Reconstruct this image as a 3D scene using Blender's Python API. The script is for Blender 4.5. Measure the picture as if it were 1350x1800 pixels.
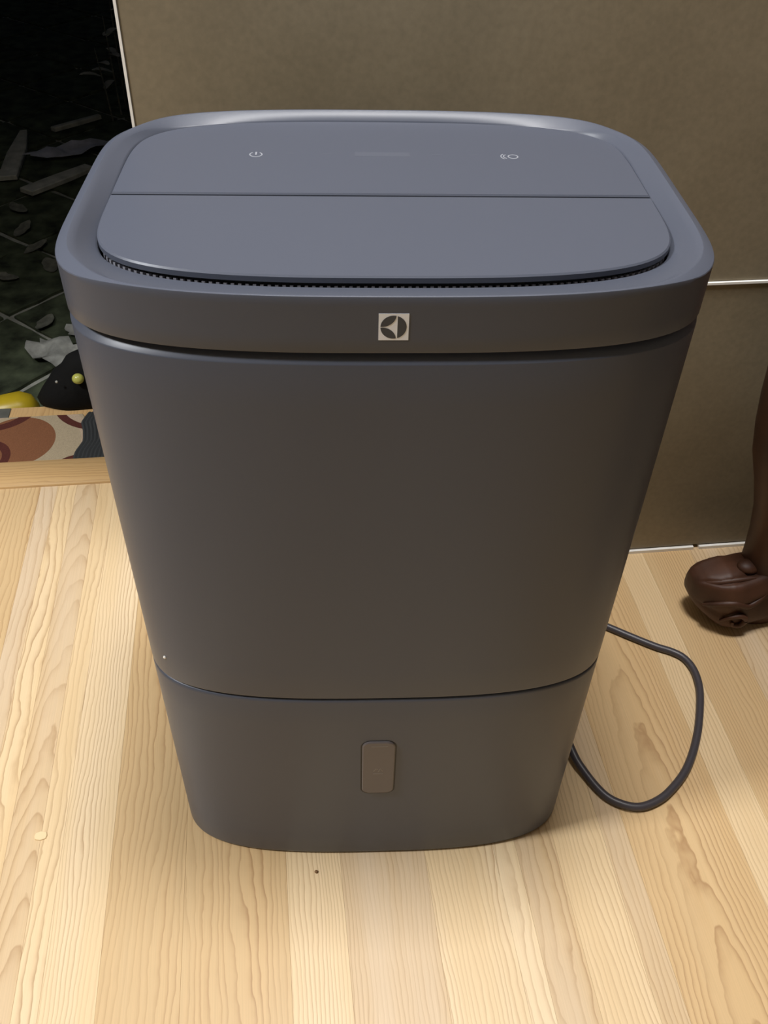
import bpy, bmesh, math, random
from math import sin, cos, pi, radians, sqrt, atan2, floor
from mathutils import Vector, Matrix, noise

for o in list(bpy.data.objects):
    bpy.data.objects.remove(o)
scene = bpy.context.scene
col = scene.collection

# ------------------------------------------------------------------ camera
CAM = Vector((-0.0753, -0.5809, 0.8491))
yaw, pitch, roll = radians(-7.985), radians(41.925), radians(-1.704)
cam_data = bpy.data.cameras.new('camera')
cam_data.sensor_fit = 'VERTICAL'
cam_data.sensor_height = 36.0
cam_data.lens = 1627.03 / 1800 * 36
cam_data.clip_start = 0.02
cam = bpy.data.objects.new('camera', cam_data)
col.objects.link(cam)
fw = Vector((-sin(yaw) * cos(pitch), cos(yaw) * cos(pitch), -sin(pitch)))
rt = Vector((cos(yaw), sin(yaw), 0))
up = rt.cross(fw)
r2 = rt * cos(roll) - up * sin(roll)
u2 = rt * sin(roll) + up * cos(roll)
M = Matrix((r2, u2, -fw)).transposed().to_4x4()
M.translation = CAM
cam.matrix_world = M
scene.camera = cam

# ------------------------------------------------------------------ world, lights, exposure
world = bpy.data.worlds.new('night')
scene.world = world
world.use_nodes = True
world.node_tree.nodes['Background'].inputs[0].default_value = (0.25, 0.3, 0.4, 1)
world.node_tree.nodes['Background'].inputs[1].default_value = 0.03
scene.view_settings.view_transform = 'Standard'
scene.view_settings.look = 'None'
scene.view_settings.gamma = 1.0
scene.view_settings.use_curve_mapping = False
scene.view_settings.exposure = 0.0


def area(name, loc, target, sx, sy, power, color):
    d = bpy.data.lights.new(name, 'AREA')
    d.shape = 'RECTANGLE'
    d.size, d.size_y = sx, sy
    d.energy = power
    d.color = color
    o = bpy.data.objects.new(name, d)
    col.objects.link(o)
    o.location = loc
    o.rotation_euler = (Vector(target) - Vector(loc)).to_track_quat('-Z', 'Y').to_euler()
    return o


area('ceiling_lamp', (0.05, -0.02, 2.45), (0.05, -0.02, 0), 0.45, 0.30, 40, (1.0, 0.985, 0.98))
area('side_lamp', (-1.60, -0.34, 2.25), (0.0, 0.0, 0.2), 0.30, 0.25, 48, (0.96, 0.98, 1.0))


# ------------------------------------------------------------------ helpers
def props(o, label=None, cat=None, group=None, kind=None):
    if label: o['label'] = label
    if cat: o['category'] = cat
    if group: o['group'] = group
    if kind: o['kind'] = kind
    return o


def empty(name, loc=(0, 0, 0), rz=0):
    o = bpy.data.objects.new(name, None)
    o.empty_display_size = 0.05
    col.objects.link(o)
    o.location = loc
    o.rotation_euler = (0, 0, rz)
    return o


def mesh_obj(name, verts, faces, mat, parent=None, loc=(0, 0, 0), smooth=True, angle=35, rz=0):
    me = bpy.data.meshes.new(name)
    me.from_pydata([tuple(v) for v in verts], [], faces)
    bm = bmesh.new()
    bm.from_mesh(me)
    bmesh.ops.recalc_face_normals(bm, faces=bm.faces)
    bm.to_mesh(me)
    bm.free()
    return link_mesh(name, me, mat, parent, loc, smooth, angle, rz)


def link_mesh(name, me, mat, parent=None, loc=(0, 0, 0), smooth=True, angle=35, rz=0):
    if smooth:
        me.polygons.foreach_set('use_smooth', [True] * len(me.polygons))
        me.set_sharp_from_angle(angle=radians(angle))
    me.update()
    if mat and not me.materials:
        me.materials.append(mat)
    o = bpy.data.objects.new(name, me)
    col.objects.link(o)
    o.location = loc
    o.rotation_euler = (0, 0, rz)
    if parent:
        o.parent = parent
    return o


def box_mesh(name, sx, sy, sz, bevel=0.0, seg=1):
    bm = bmesh.new()
    bmesh.ops.create_cube(bm, size=1)
    bmesh.ops.scale(bm, vec=(sx, sy, sz), verts=bm.verts)
    if bevel:
        bmesh.ops.bevel(bm, geom=bm.edges[:], offset=bevel, segments=seg, affect='EDGES', profile=0.5)
    me = bpy.data.meshes.new(name)
    bm.to_mesh(me)
    bm.free()
    return me


def box(name, x0, x1, y0, y1, z0, z1, mat, parent=None, bevel=0.0, seg=1):
    me = box_mesh(name, x1 - x0, y1 - y0, z1 - z0, bevel, seg)
    return link_mesh(name, me, mat, parent, ((x0 + x1) / 2, (y0 + y1) / 2, (z0 + z1) / 2), bool(bevel), 30)


def loft(rows, close=True, cap0=False, cap1=False):
    n = len(rows[0])
    v = [p for r in rows for p in r]
    f = []
    m = n if close else n - 1
    for i in range(len(rows) - 1):
        for j in range(m):
            k = (j + 1) % n
            f.append((i * n + j, i * n + k, (i + 1) * n + k, (i + 1) * n + j))
    if cap0: f.append(tuple(range(n))[::-1])
    if cap1: f.append(tuple((len(rows) - 1) * n + j for j in range(n)))
    return v, f


def tube(path, rad, n=12, caps=True):
    """round tube along a list of points; rad is a number or a list"""
    P = [Vector(p) for p in path]
    rows = []
    ref = Vector((0, 0, 1))
    for i, p in enumerate(P):
        t = (P[min(i + 1, len(P) - 1)] - P[max(i - 1, 0)]).normalized()
        a = t.cross(ref)
        if a.length < 1e-3:
            a = t.cross(Vector((1, 0, 0)))
        a.normalize()
        b = t.cross(a)
        r = rad[i] if isinstance(rad, (list, tuple)) else rad
        rows.append([p + a * (cos(2 * pi * k / n) * r) + b * (sin(2 * pi * k / n) * r) for k in range(n)])
    return loft(rows, True, caps, caps)


def spline(pts, sub=10):
    P = [Vector(p) for p in pts]
    out = []
    for i in range(len(P) - 1):
        p0 = P[max(i - 1, 0)]; p1 = P[i]; p2 = P[i + 1]; p3 = P[min(i + 2, len(P) - 1)]
        for k in range(sub):
            t = k / sub
            out.append(0.5 * ((2 * p1) + (p2 - p0) * t + (2 * p0 - 5 * p1 + 4 * p2 - p3) * t * t
                              + (3 * p1 - p0 - 3 * p2 + p3) * t ** 3))
    out.append(P[-1])
    return out


def prism(poly, z0, z1, bevel=0.0):
    """extruded polygon (xy) with an optional small top bevel"""
    n = len(poly)
    cx = sum(p[0] for p in poly) / n
    cy = sum(p[1] for p in poly) / n
    rows = [[(x, y, z0) for x, y in poly]]
    if bevel:
        rows.append([(x, y, z1 - bevel) for x, y in poly])
        ins = []
        for i in range(n):
            a = Vector(poly[i - 1]); b = Vector(poly[i]); c = Vector(poly[(i + 1) % n])
            d1 = (b - a).normalized(); d2 = (c - b).normalized()
            nrm = Vector((-(d1.y + d2.y), d1.x + d2.x))
            if nrm.length > 1e-6: nrm.normalize()
            q = b + nrm * bevel
            ins.append((q.x, q.y, z1))
        rows.append(ins)
    else:
        rows.append([(x, y, z1) for x, y in poly])
    return loft(rows, True, True, True)


# ------------------------------------------------------------------ materials
def new_mat(name):
    m = bpy.data.materials.new(name)
    m.use_nodes = True
    nt = m.node_tree
    return m, nt, nt.nodes['Principled BSDF'], nt.nodes.new, nt.links.new


def plain(name, rgb, rough=0.5, spec=0.5, metal=0.0, noise_amt=0.0, noise_scale=60, bump=0.0, bump_scale=300):
    m, nt, b, N, L = new_mat(name)
    b.inputs['Base Color'].default_value = (*rgb, 1)
    b.inputs['Roughness'].default_value = rough
    b.inputs['Specular IOR Level'].default_value = spec
    b.inputs['Metallic'].default_value = metal
    tc = N('ShaderNodeTexCoord')
    if noise_amt:
        t = N('ShaderNodeTexNoise'); t.inputs['Scale'].default_value = noise_scale
        t.inputs['Detail'].default_value = 6
        L(tc.outputs['Object'], t.inputs['Vector'])
        r = N('ShaderNodeValToRGB')
        r.color_ramp.elements[0].position = 0.3
        r.color_ramp.elements[1].position = 0.7
        r.color_ramp.elements[0].color = (*[max(c * (1 - noise_amt), 0) for c in rgb], 1)
        r.color_ramp.elements[1].color = (*[min(c * (1 + noise_amt), 1) for c in rgb], 1)
        L(t.outputs['Fac'], r.inputs[0]); L(r.outputs[0], b.inputs['Base Color'])
    if bump:
        t2 = N('ShaderNodeTexNoise'); t2.inputs['Scale'].default_value = bump_scale
        t2.inputs['Detail'].default_value = 3
        L(tc.outputs['Object'], t2.inputs['Vector'])
        bp = N('ShaderNodeBump'); bp.inputs['Strength'].default_value = bump
        bp.inputs['Distance'].default_value = 0.001
        L(t2.outputs['Fac'], bp.inputs['Height']); L(bp.outputs[0], b.inputs['Normal'])
    return m


def wood_mat(name, tones, line_rgb, rough=0.38):
    """light laminate: per-plank tone, flowing grain lines along local y, some cathedral arches"""
    m, nt, b, N, L = new_mat(name)

    def math_(op, a=None, c=None, va=None, vc=None):
        n = N('ShaderNodeMath'); n.operation = op
        if a is not None: L(a, n.inputs[0])
        elif va is not None: n.inputs[0].default_value = va
        if c is not None: L(c, n.inputs[1])
        elif vc is not None: n.inputs[1].default_value = vc
        return n.outputs[0]

    tc = N('ShaderNodeTexCoord'); oi = N('ShaderNodeObjectInfo')
    rnd = oi.outputs['Random']
    sep = N('ShaderNodeSeparateXYZ'); L(tc.outputs['Object'], sep.inputs[0])
    X, Y = sep.outputs[0], sep.outputs[1]
    ocs = N('ShaderNodeSeparateColor'); L(oi.outputs['Color'], ocs.inputs[0])
    oT, oC, oF = ocs.outputs[0], ocs.outputs[1], ocs.outputs[2]
    r3_ = math_('FRACT', math_('MULTIPLY', rnd, vc=53.77))
    r4_ = math_('FRACT', math_('MULTIPLY', rnd, vc=91.13))
    # distortion of x by stretched noise
    cmb = N('ShaderNodeCombineXYZ')
    L(math_('MULTIPLY', X, vc=20.0), cmb.inputs[0]); L(math_('MULTIPLY', Y, vc=3.4), cmb.inputs[1])
    L(math_('MULTIPLY', rnd, vc=40.0), cmb.inputs[2])
    nz = N('ShaderNodeTexNoise'); nz.inputs['Scale'].default_value = 1.0; nz.inputs['Detail'].default_value = 2.5
    L(cmb.outputs[0], nz.inputs['Vector'])
    dist = math_('SUBTRACT', nz.outputs['Fac'], vc=0.5)
    # finer wobble
    cmb2 = N('ShaderNodeCombineXYZ')
    L(math_('MULTIPLY', X, vc=60.0), cmb2.inputs[0]); L(math_('MULTIPLY', Y, vc=40.0), cmb2.inputs[1])
    L(math_('MULTIPLY', rnd, vc=11.0), cmb2.inputs[2])
    nz2 = N('ShaderNodeTexNoise'); nz2.inputs['Scale'].default_value = 1.0; nz2.inputs['Detail'].default_value = 2
    L(cmb2.outputs[0], nz2.inputs['Vector'])
    dist2 = math_('SUBTRACT', nz2.outputs['Fac'], vc=0.5)
    # straight phase
    freq = math_('ADD', math_('MULTIPLY', oF, vc=190.0), vc=95.0)
    ph_s = math_('MULTIPLY', X, freq)
    # cathedral phase  (x^2 * B + C y)
    xo = math_('ADD', X, math_('MULTIPLY', math_('SUBTRACT', r3_, vc=0.5), vc=0.02))
    ph_c = math_('ADD', math_('MULTIPLY', math_('MULTIPLY', xo, xo), vc=2600.0),
                 math_('MULTIPLY', Y, math_('ADD', math_('MULTIPLY', r4_, vc=10.0), vc=10.0)))
    sel = math_('GREATER_THAN', oC, vc=0.5)
    mixp = N('ShaderNodeMix'); mixp.data_type = 'FLOAT'
    L(sel, mixp.inputs[0]); L(ph_s, mixp.inputs[2]); L(ph_c, mixp.inputs[3])
    amp = math_('SUBTRACT', None, math_('MULTIPLY', sel, vc=2.5), va=7.0)
    phase = math_('ADD', mixp.outputs[0], math_('MULTIPLY', dist, amp))
    phase = math_('ADD', phase, math_('MULTIPLY', dist2, vc=0.7))
    fr = math_('FRACT', phase)
    # asymmetric growth ring: soft ramp then sharp dark line
    ring = math_('POWER', fr, vc=4.0)
    fade = N('ShaderNodeMapRange'); L(fr, fade.inputs[0])
    fade.inputs[1].default_value = 0.93; fade.inputs[2].default_value = 1.0
    fade.inputs[3].default_value = 1.0; fade.inputs[4].default_value = 0.0
    ring = math_('MULTIPLY', ring, fade.outputs[0])
    # amount of line contrast varies slowly
    cmb3 = N('ShaderNodeCombineXYZ')
    L(math_('MULTIPLY', X, vc=30.0), cmb3.inputs[0]); L(math_('MULTIPLY', Y, vc=2.0), cmb3.inputs[1])
    L(math_('MULTIPLY', rnd, vc=77.0), cmb3.inputs[2])
    nz3 = N('ShaderNodeTexNoise'); nz3.inputs['Scale'].default_value = 1.0; nz3.inputs['Detail'].default_value = 3
    L(cmb3.outputs[0], nz3.inputs['Vector'])
    amt = N('ShaderNodeMapRange'); L(nz3.outputs['Fac'], amt.inputs[0])
    amt.inputs[1].default_value = 0.35; amt.inputs[2].default_value = 0.65
    amt.inputs[3].default_value = 0.25; amt.inputs[4].default_value = 0.95
    ring = math_('MULTIPLY', ring, amt.outputs[0])
    # base tone
    ramp = N('ShaderNodeValToRGB'); ramp.color_ramp.interpolation = 'LINEAR'
    els = ramp.color_ramp.elements
    els[0].position = 0; els[0].color = (*tones[0], 1)
    els[1].position = 1; els[1].color = (*tones[-1], 1)
    for i, t in enumerate(tones[1:-1]):
        e = els.new((i + 1) / (len(tones) - 1)); e.color = (*t, 1)
    tone = math_('ADD', oT, math_('MULTIPLY', math_('SUBTRACT', nz3.outputs['Fac'], vc=0.5), vc=0.55))
    L(tone, ramp.inputs[0])
    # fine fibre
    cmb4 = N('ShaderNodeCombineXYZ')
    L(math_('MULTIPLY', X, vc=900.0), cmb4.inputs[0]); L(math_('MULTIPLY', Y, vc=14.0), cmb4.inputs[1])
    nz4 = N('ShaderNodeTexNoise'); nz4.inputs['Scale'].default_value = 1.0; nz4.inputs['Detail'].default_value = 2
    L(cmb4.outputs[0], nz4.inputs['Vector'])
    fib = N('ShaderNodeMapRange'); L(nz4.outputs['Fac'], fib.inputs[0])
    fib.inputs[3].default_value = 0.9; fib.inputs[4].default_value = 1.08
    mul = N('ShaderNodeMix'); mul.data_type = 'RGBA'; mul.blend_type = 'MULTIPLY'; mul.inputs[0].default_value = 1
    L(ramp.outputs[0], mul.inputs[6]); L(fib.outputs[0], mul.inputs[7])
    mx = N('ShaderNodeMix'); mx.data_type = 'RGBA'
    L(ring, mx.inputs[0]); L(mul.outputs[2], mx.inputs[6]); mx.inputs[7].default_value = (*line_rgb, 1)
    L(mx.outputs[2], b.inputs['Base Color'])
    b.inputs['Roughness'].default_value = rough
    b.inputs['Specular IOR Level'].default_value = 0.4
    return m


def S(r, g, b):
    f = lambda c: (c / 255 / 12.92) if c / 255 <= 0.04045 else ((c / 255 + 0.055) / 1.055) ** 2.4
    return (f(r), f(g), f(b))


M_floor = wood_mat('laminate_wood', [S(214, 190, 158), S(208, 178, 134), S(210, 177, 130), S(225, 198, 156), S(233, 211, 177)],
                   S(156, 116, 76))
M_sill = wood_mat('sill_wood', [S(196, 160, 110), S(202, 166, 116), S(190, 152, 102)], S(160, 122, 78))
M_body = plain('graphite_plastic', (0.077, 0.085, 0.111), 0.36, 0.28, 0.0, bump=0.03, bump_scale=2500)
M_top = M_body
M_dark = plain('vent_black', (0.012, 0.012, 0.014), 0.6)
M_fin = plain('vent_fin', (0.30, 0.30, 0.34), 0.35)
M_logo = plain('silver_print', (0.80, 0.84, 0.92), 0.4, 0.5, 0.0)
M_logo_dark = plain('dark_print', (0.055, 0.060, 0.072), 0.40, 0.3)
M_icon = plain('icon_print', (0.26, 0.27, 0.30), 0.5)
M_icon_dim = plain('icon_print_dim', (0.088, 0.096, 0.122), 0.36, 0.28)
M_display = plain('display_tint', (0.10, 0.10, 0.11), 0.3)
M_window = plain('smoked_window', (0.112, 0.100, 0.104), 0.34, 0.4)
M_window_mark = plain('window_mark', (0.20, 0.18, 0.17), 0.4)
M_groove_shade = plain('groove_shade', (0.020, 0.018, 0.017), 0.6)
M_cord = plain('cord_rubber', (0.055, 0.048, 0.054), 0.42, 0.5)
M_grout = plain('white_grout', (0.85, 0.83, 0.78), 0.7, 0.3, noise_amt=0.06, noise_scale=40)
M_plaster = plain('painted_wall', (0.30, 0.28, 0.24), 0.8, 0.3, noise_amt=0.03, noise_scale=8)
M_ceil = plain('white_ceiling', (0.65, 0.64, 0.60), 0.85, 0.3, noise_amt=0.02)
M_table = plain('red_brown_wood', (0.058, 0.021, 0.009), 0.55, 0.5, noise_amt=0.35, noise_scale=25)
M_bag = plain('black_bag', (0.006, 0.006, 0.006), 0.85, 0.15, bump=0.6, bump_scale=90)
M_bead = plain('yellow_green_plastic', (0.45, 0.45, 0.10), 0.25, 0.6)
M_yellow = plain('yellow_rubber', (0.42, 0.30, 0.012), 0.4, 0.5, noise_amt=0.08, noise_scale=30)
M_stone = plain('wet_paving', (0.060, 0.072, 0.042), 0.8, 0.25, noise_amt=0.85, noise_scale=18, bump=0.6, bump_scale=60)
M_joint = plain('paving_joint', (0.32, 0.32, 0.28), 0.9, 0.2, noise_amt=0.3, noise_scale=30)
M_scrap = plain('pale_scrap', (0.34, 0.34, 0.31), 0.6, 0.4, noise_amt=0.4, noise_scale=40)
M_scrap2 = plain('dull_scrap', (0.42, 0.42, 0.37), 0.7, 0.3, noise_amt=0.3, noise_scale=30)
M_film = plain('grey_film', (0.44, 0.44, 0.50), 0.28, 0.6, noise_amt=0.3, noise_scale=30)
M_leaf = plain('dead_leaf', (0.15, 0.15, 0.12), 0.7, 0.3, noise_amt=0.4, noise_scale=60)
M_speck = plain('white_speck', (0.85, 0.83, 0.78), 0.5)
M_chip = plain('pale_chip', S(226, 202, 158), 0.5)
M_crumb = plain('brown_crumb', S(120, 86, 50), 0.6)
M_grey = plain('grey_landing', (0.10, 0.10, 0.085), 0.7, 0.3, noise_amt=0.2, noise_scale=40)


def tile_mat():
    m, nt, b, N, L = new_mat('olive_brown_tile')
    tc = N('ShaderNodeTexCoord')
    t = N('ShaderNodeTexNoise'); t.inputs['Scale'].default_value = 5; t.inputs['Detail'].default_value = 9
    t.inputs['Roughness'].default_value = 0.65
    L(tc.outputs['Object'], t.inputs['Vector'])
    r = N('ShaderNodeValToRGB')
    r.color_ramp.elements[0].position = 0.3; r.color_ramp.elements[0].color = (0.20, 0.165, 0.108, 1)
    r.color_ramp.elements[1].position = 0.72; r.color_ramp.elements[1].color = (0.265, 0.22, 0.147, 1)
    L(t.outputs['Fac'], r.inputs[0])
    # fine grain and a few long scuffs
    g = N('ShaderNodeTexNoise'); g.inputs['Scale'].default_value = 160; g.inputs['Detail'].default_value = 2
    L(tc.outputs['Object'], g.inputs['Vector'])
    mr = N('ShaderNodeMapRange'); mr.inputs[3].default_value = 0.86; mr.inputs[4].default_value = 1.14
    L(g.outputs['Fac'], mr.inputs[0])
    mul = N('ShaderNodeMix'); mul.data_type = 'RGBA'; mul.blend_type = 'MULTIPLY'; mul.inputs[0].default_value = 1
    L(r.outputs[0], mul.inputs[6]); L(mr.outputs[0], mul.inputs[7])
    L(mul.outputs[2], b.inputs['Base Color'])
    b.inputs['Roughness'].default_value = 0.45
    b.inputs['Specular IOR Level'].default_value = 0.4
    return m


M_tile = tile_mat()

# ------------------------------------------------------------------ the room
YW = 0.2458        # face of the tiled wall
YS0, YS1 = 0.454, 0.510   # door sill board
XJ = -0.1838       # tiled wall ends here, doorway to its left
DL = -1.15         # left side of the doorway
random.seed(4)

# floor slab and its planks (each strip of the laminate is a piece)
fl = box('floor', -2.2, 1.9, -2.6, YS0, -0.06, -0.0085, M_floor)
props(fl, kind='structure')
# x0, tone, arches?, line density
STRIPS = [(-1.15, .3, 0, .4), (-1.06, .8, 0, .2), (-0.98, .1, 1, .3), (-0.86, .6, 0, .6), (-0.78, .3, 0, .3), (-0.69, .9, 0, .5), (-0.60, .25, 0, .3), (-0.50, .30, 0, .2),
          (-0.415, .05, 0, .1), (-0.392, .72, 0, .1), (-0.366, .14, 1, .5), (-0.335, .75, 0, .2), (-0.313, .82, 0, .85), (-0.265, .32, 0, .35), (-0.194, .34, 0, .22),
          (-0.098, .78, 0, .95), (-0.046, .12, 0, .75), (0.036, .78, 0, .5), (0.104, .88, 0, .1), (0.126, .15, 0, .15), (0.165, .74, 0, .45), (0.215, .14, 0, .5), (0.24, .45, 1, .3),
          (0.348, .74, 0, .8), (0.386, .35, 0, .9), (0.45, .10, 0, .5), (0.55, .6, 1, .3), (0.64, .3, 0, .6), (0.72, .9, 0, .4), (0.80, .2, 0, .3), (0.90, .6, 0, .6), (0.98, .3, 1, .3), (1.08, .8, 0, .4), (1.15, 0, 0, 0)]
for (xa, tone, arch, dens), (xb, *_) in zip(STRIPS, STRIPS[1:]):
    ytop = YS0 - 0.001 if xa < XJ - 0.02 else YW + 0.006
    ymid = -0.62 - random.uniform(0, 0.35)
    for ya, yb in ((ytop, ymid), (ymid, -1.6)):
        me = box_mesh('plank', xb - xa - 0.0001, ya - yb - 0.0002, 0.0085, 0.00012)
        o = link_mesh('plank', me, M_floor, None, ((xa + xb) / 2, (ya + yb) / 2, -0.00425), True, 30)
        o.color = (tone, arch, dens, 1)
        o.parent = fl
        o.matrix_parent_inverse = Matrix.Translation(-Vector(fl.location))
fl.color = (.4, 0, .4, 1)
# wider sill board across the doorway
sill_me = box_mesh('sill_board', YS1 - YS0, XJ - DL - 0.001, 0.033, 0.0008)
so = link_mesh('sill_board', sill_me, M_sill, None, ((DL + XJ) / 2, (YS0 + YS1) / 2, -0.0135), True, 50, pi / 2)
so.color = (.5, 0, .3, 1)
so.parent = fl
so.matrix_parent_inverse = Matrix.Translation(-Vector(fl.location))

# landing outside the sill
LZ = -0.012
ld = box('landing', DL, XJ - 0.001, YS1, 0.664, -0.11, LZ - 0.008, M_grey)
props(ld, kind='structure')


def piece(name, x0, x1, y0, y1, z0, z1, mat, parent, bevel=0.0006):
    o = box(name, x0, x1, y0, y1, z0, z1, mat, None, bevel)
    o.parent = parent
    o.matrix_parent_inverse = Matrix.Translation(-Vector(parent.location))
    return o


for a, b_, mt in ((DL, -0.70, M_sill), (-0.70, -0.495, M_grey), (-0.4945, -0.30, M_sill), (-0.2995, XJ - 0.002, M_sill)):
    piece('plank', a, b_, YS1 + 0.001, 0.666, LZ - 0.008, LZ, mt, ld).color = (.6, 0, .3, 1)

# tiled wall, doorway and the rest of the shell
CZ = 2.55


def shell(name, boxes, mat):
    bm = bmesh.new()
    for x0, x1, y0, y1, z0, z1 in boxes:
        r = bmesh.ops.create_cube(bm, size=1)
        bmesh.ops.scale(bm, vec=(x1 - x0, y1 - y0, z1 - z0), verts=r['verts'])
        bmesh.ops.translate(bm, vec=((x0 + x1) / 2, (y0 + y1) / 2, (z0 + z1) / 2), verts=r['verts'])
    me = bpy.data.meshes.new(name)
    bm.to_mesh(me); bm.free()
    o = link_mesh(name, me, mat, None, smooth=False)
    return props(o, kind='structure')


wb = shell('wall_back', [(XJ + 0.0005, 1.9, YW + 0.010, YS1 - 0.002, -0.06, CZ),
                         (-2.2, DL, YW, YS1 - 0.002, -0.06, CZ),
                         (DL, XJ + 0.0005, YW, YS1 - 0.002, 2.05, CZ)], M_plaster)
shell('wall_left', [(-2.3, -2.2, -2.6, YS1, -0.06, CZ)], M_plaster)
shell('wall_right', [(1.9, 2.0, -2.6, YS1, -0.06, CZ)], M_plaster)
shell('wall_front', [(-2.3, 2.0, -2.7, -2.6, -0.06, CZ)], M_plaster)
shell('ceiling', [(-2.3, 2.0, -2.7, YS1, CZ, CZ + 0.08)], M_ceil)
TH, ZJ = 0.80, 0.3908
z0 = 0.0052
rows_z = [(z0, ZJ - 0.0012), (ZJ + 0.0012, ZJ + 0.80), (ZJ + 0.8024, ZJ + 1.60), (ZJ + 1.6024, CZ - 0.002)]
for za, zb in rows_z:
    x = XJ + 0.0002
    while x < 1.85:
        xe = min(x + TH, 1.89)
        piece('tile', x, xe - 0.002, YW, YW + 0.0105, za, zb, M_tile, wb, 0.0014)
        x = xe
for k, (za, zb) in enumerate(rows_z[1:]):
    piece('grout', XJ, 1.89, YW - 0.0024, YW + 0.0103, za - 0.0024, za + 0.0002, M_grout, wb, 0)
# white line along the foot of the wall, broken once, and the white edge of the jamb
g1 = box('trim_1', XJ, 0.4555, YW - 0.0035, YW + 0.0103, -0.0002, 0.0046, M_grout)
props(g1, kind='structure')
g2 = box('trim_2', 0.4635, 1.89, YW - 0.0035, YW + 0.0103, -0.0002, 0.0046, M_grout)
props(g2, kind='structure')
g3 = box('trim_3', XJ - 0.0022, XJ, YW - 0.0008, YW + 0.022, 0, 2.05, M_grout)
props(g3, kind='structure')

# ------------------------------------------------------------------ outside: dark paving at night
GZ = -0.15
gr = box('ground', -3.6, 3.0, 0.51, 6.2, GZ - 0.10, GZ - 0.007, M_joint)
props(gr, kind='structure')
TS = 0.235
random.seed(21)
ang = radians(47)
ca, sa = cos(ang), sin(ang)
org = Vector((-0.625, 1.198))
variants = []
for k in range(5):
    h = TS / 2 - 0.0065
    n = 6
    poly = []
    for (ax, ay), (bx, by) in (((-h, -h), (h, -h)), ((h, -h), (h, h)), ((h, h), (-h, h)), ((-h, h), (-h, -h))):
        for q in range(n):
            t = q / n
            j = random.uniform(-0.0025, 0.0025)
            x = ax + (bx - ax) * t; yv = ay + (by - ay) * t
            if abs(bx - ax) > abs(by - ay): yv += j
            else: x += j
            poly.append((x, yv))
    v, f = prism(poly, -0.012, 0.0, 0.002)
    meo = mesh_obj('paving_tile', v, f, M_stone)
    variants.append(meo.data)
    bpy.data.objects.remove(meo)
for i in range(-20, 22):
    for j in range(-20, 22):
        u, w = (i + 0.5) * TS, (j + 0.5) * TS
        x = org.x + u * ca - w * sa
        yv = org.y + u * sa + w * ca
        if not (-3.0 < x < 0.25 and 0.80 < yv < 4.6):
            continue
        if x > -0.10 + 0.0 * yv and yv > 1.6:
            continue
        o = bpy.data.objects.new('paving_tile', random.choice(variants))
        col.objects.link(o)
        o.location = (x, yv, GZ + random.uniform(-0.002, 0.002))
        o.rotation_euler = (random.uniform(-.008, .008), random.uniform(-.008, .008), ang + random.choice((0, pi / 2, pi)))
        o.parent = gr
        o.matrix_parent_inverse = Matrix.Translation(-Vector(gr.location))


def sheet(name, pts, thick, mat, loc, rz, curl=0.0, seed=0, tilt=(0, 0), crumple=0.0, sub=10):
    """thin irregular piece: polygon radial grid, curled and crumpled, with real thickness"""
    n = len(pts)
    rows_t, rows_b = [], []
    for k in range(sub + 1):
        s = k / sub
        rt_, rb_ = [], []
        for (x, y) in pts:
            X, Y = x * s, y * s
            z = curl * (Y * Y) * 8 + curl * (X * X) * 2
            if crumple:
                z += crumple * noise.noise(Vector((X * 22 + seed, Y * 22, seed * 3.1)))
            rt_.append((X, Y, z + thick / 2)); rb_.append((X, Y, z - thick / 2))
        rows_t.append(rt_); rows_b.append(rb_)
    rows = rows_t + rows_b[::-1]
    v, f = loft(rows)
    o = mesh_obj(name, v, f, mat, None, loc)
    bm = bmesh.new(); bm.from_mesh(o.data)
    bmesh.ops.remove_doubles(bm, verts=bm.verts, dist=1e-5)
    bm.to_mesh(o.data); bm.free()
    o.data.polygons.foreach_set('use_smooth', [True] * len(o.data.polygons))
    o.data.set_sharp_from_angle(angle=radians(50))
    o.rotation_euler = (tilt[0], tilt[1], rz)
    return o


def blob(n, a, b, jit, seed):
    rr = random.Random(seed)
    return [(a * cos(2 * pi * k / n) * rr.uniform(1 - jit, 1 + jit), b * sin(2 * pi * k / n) * rr.uniform(1 - jit, 1 + jit)) for k in range(n)]


o = sheet('paper_scrap', blob(26, 0.085, 0.040, 0.28, 3), 0.0012, M_scrap, (-0.480, 1.010, GZ + 0.0155), radians(-35), 0.35, 1, (0.05, 0), 0.022)
props(o, 'torn pale grey scrap crumpled on the dark paving behind the black bag', 'scrap')
o = sheet('paper_scrap', blob(22, 0.05, 0.022, 0.3, 8), 0.0012, M_scrap, (-0.455, 1.125, GZ + 0.012), radians(10), 0.3, 4, (0, 0), 0.016)
props(o, 'small pale scrap lying beyond the larger torn scrap on the paving', 'scrap')


def slab(name, w, l, t, mat, loc, rot, label, cat, taper=0.7):
    poly = [(-w / 2, -l / 2), (w / 2 * 0.9, -l / 2 * 0.97), (w / 2, l * 0.1), (w / 2 * taper, l / 2), (-w / 2 * taper * 0.8, l / 2 * 0.98), (-w / 2 * 0.95, 0)]
    v, f = prism(poly, -t / 2, t / 2, t * 0.2)
    o = mesh_obj(name, v, f, mat, None, loc)
    o.rotation_euler = rot
    return props(o, label, cat)


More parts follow.
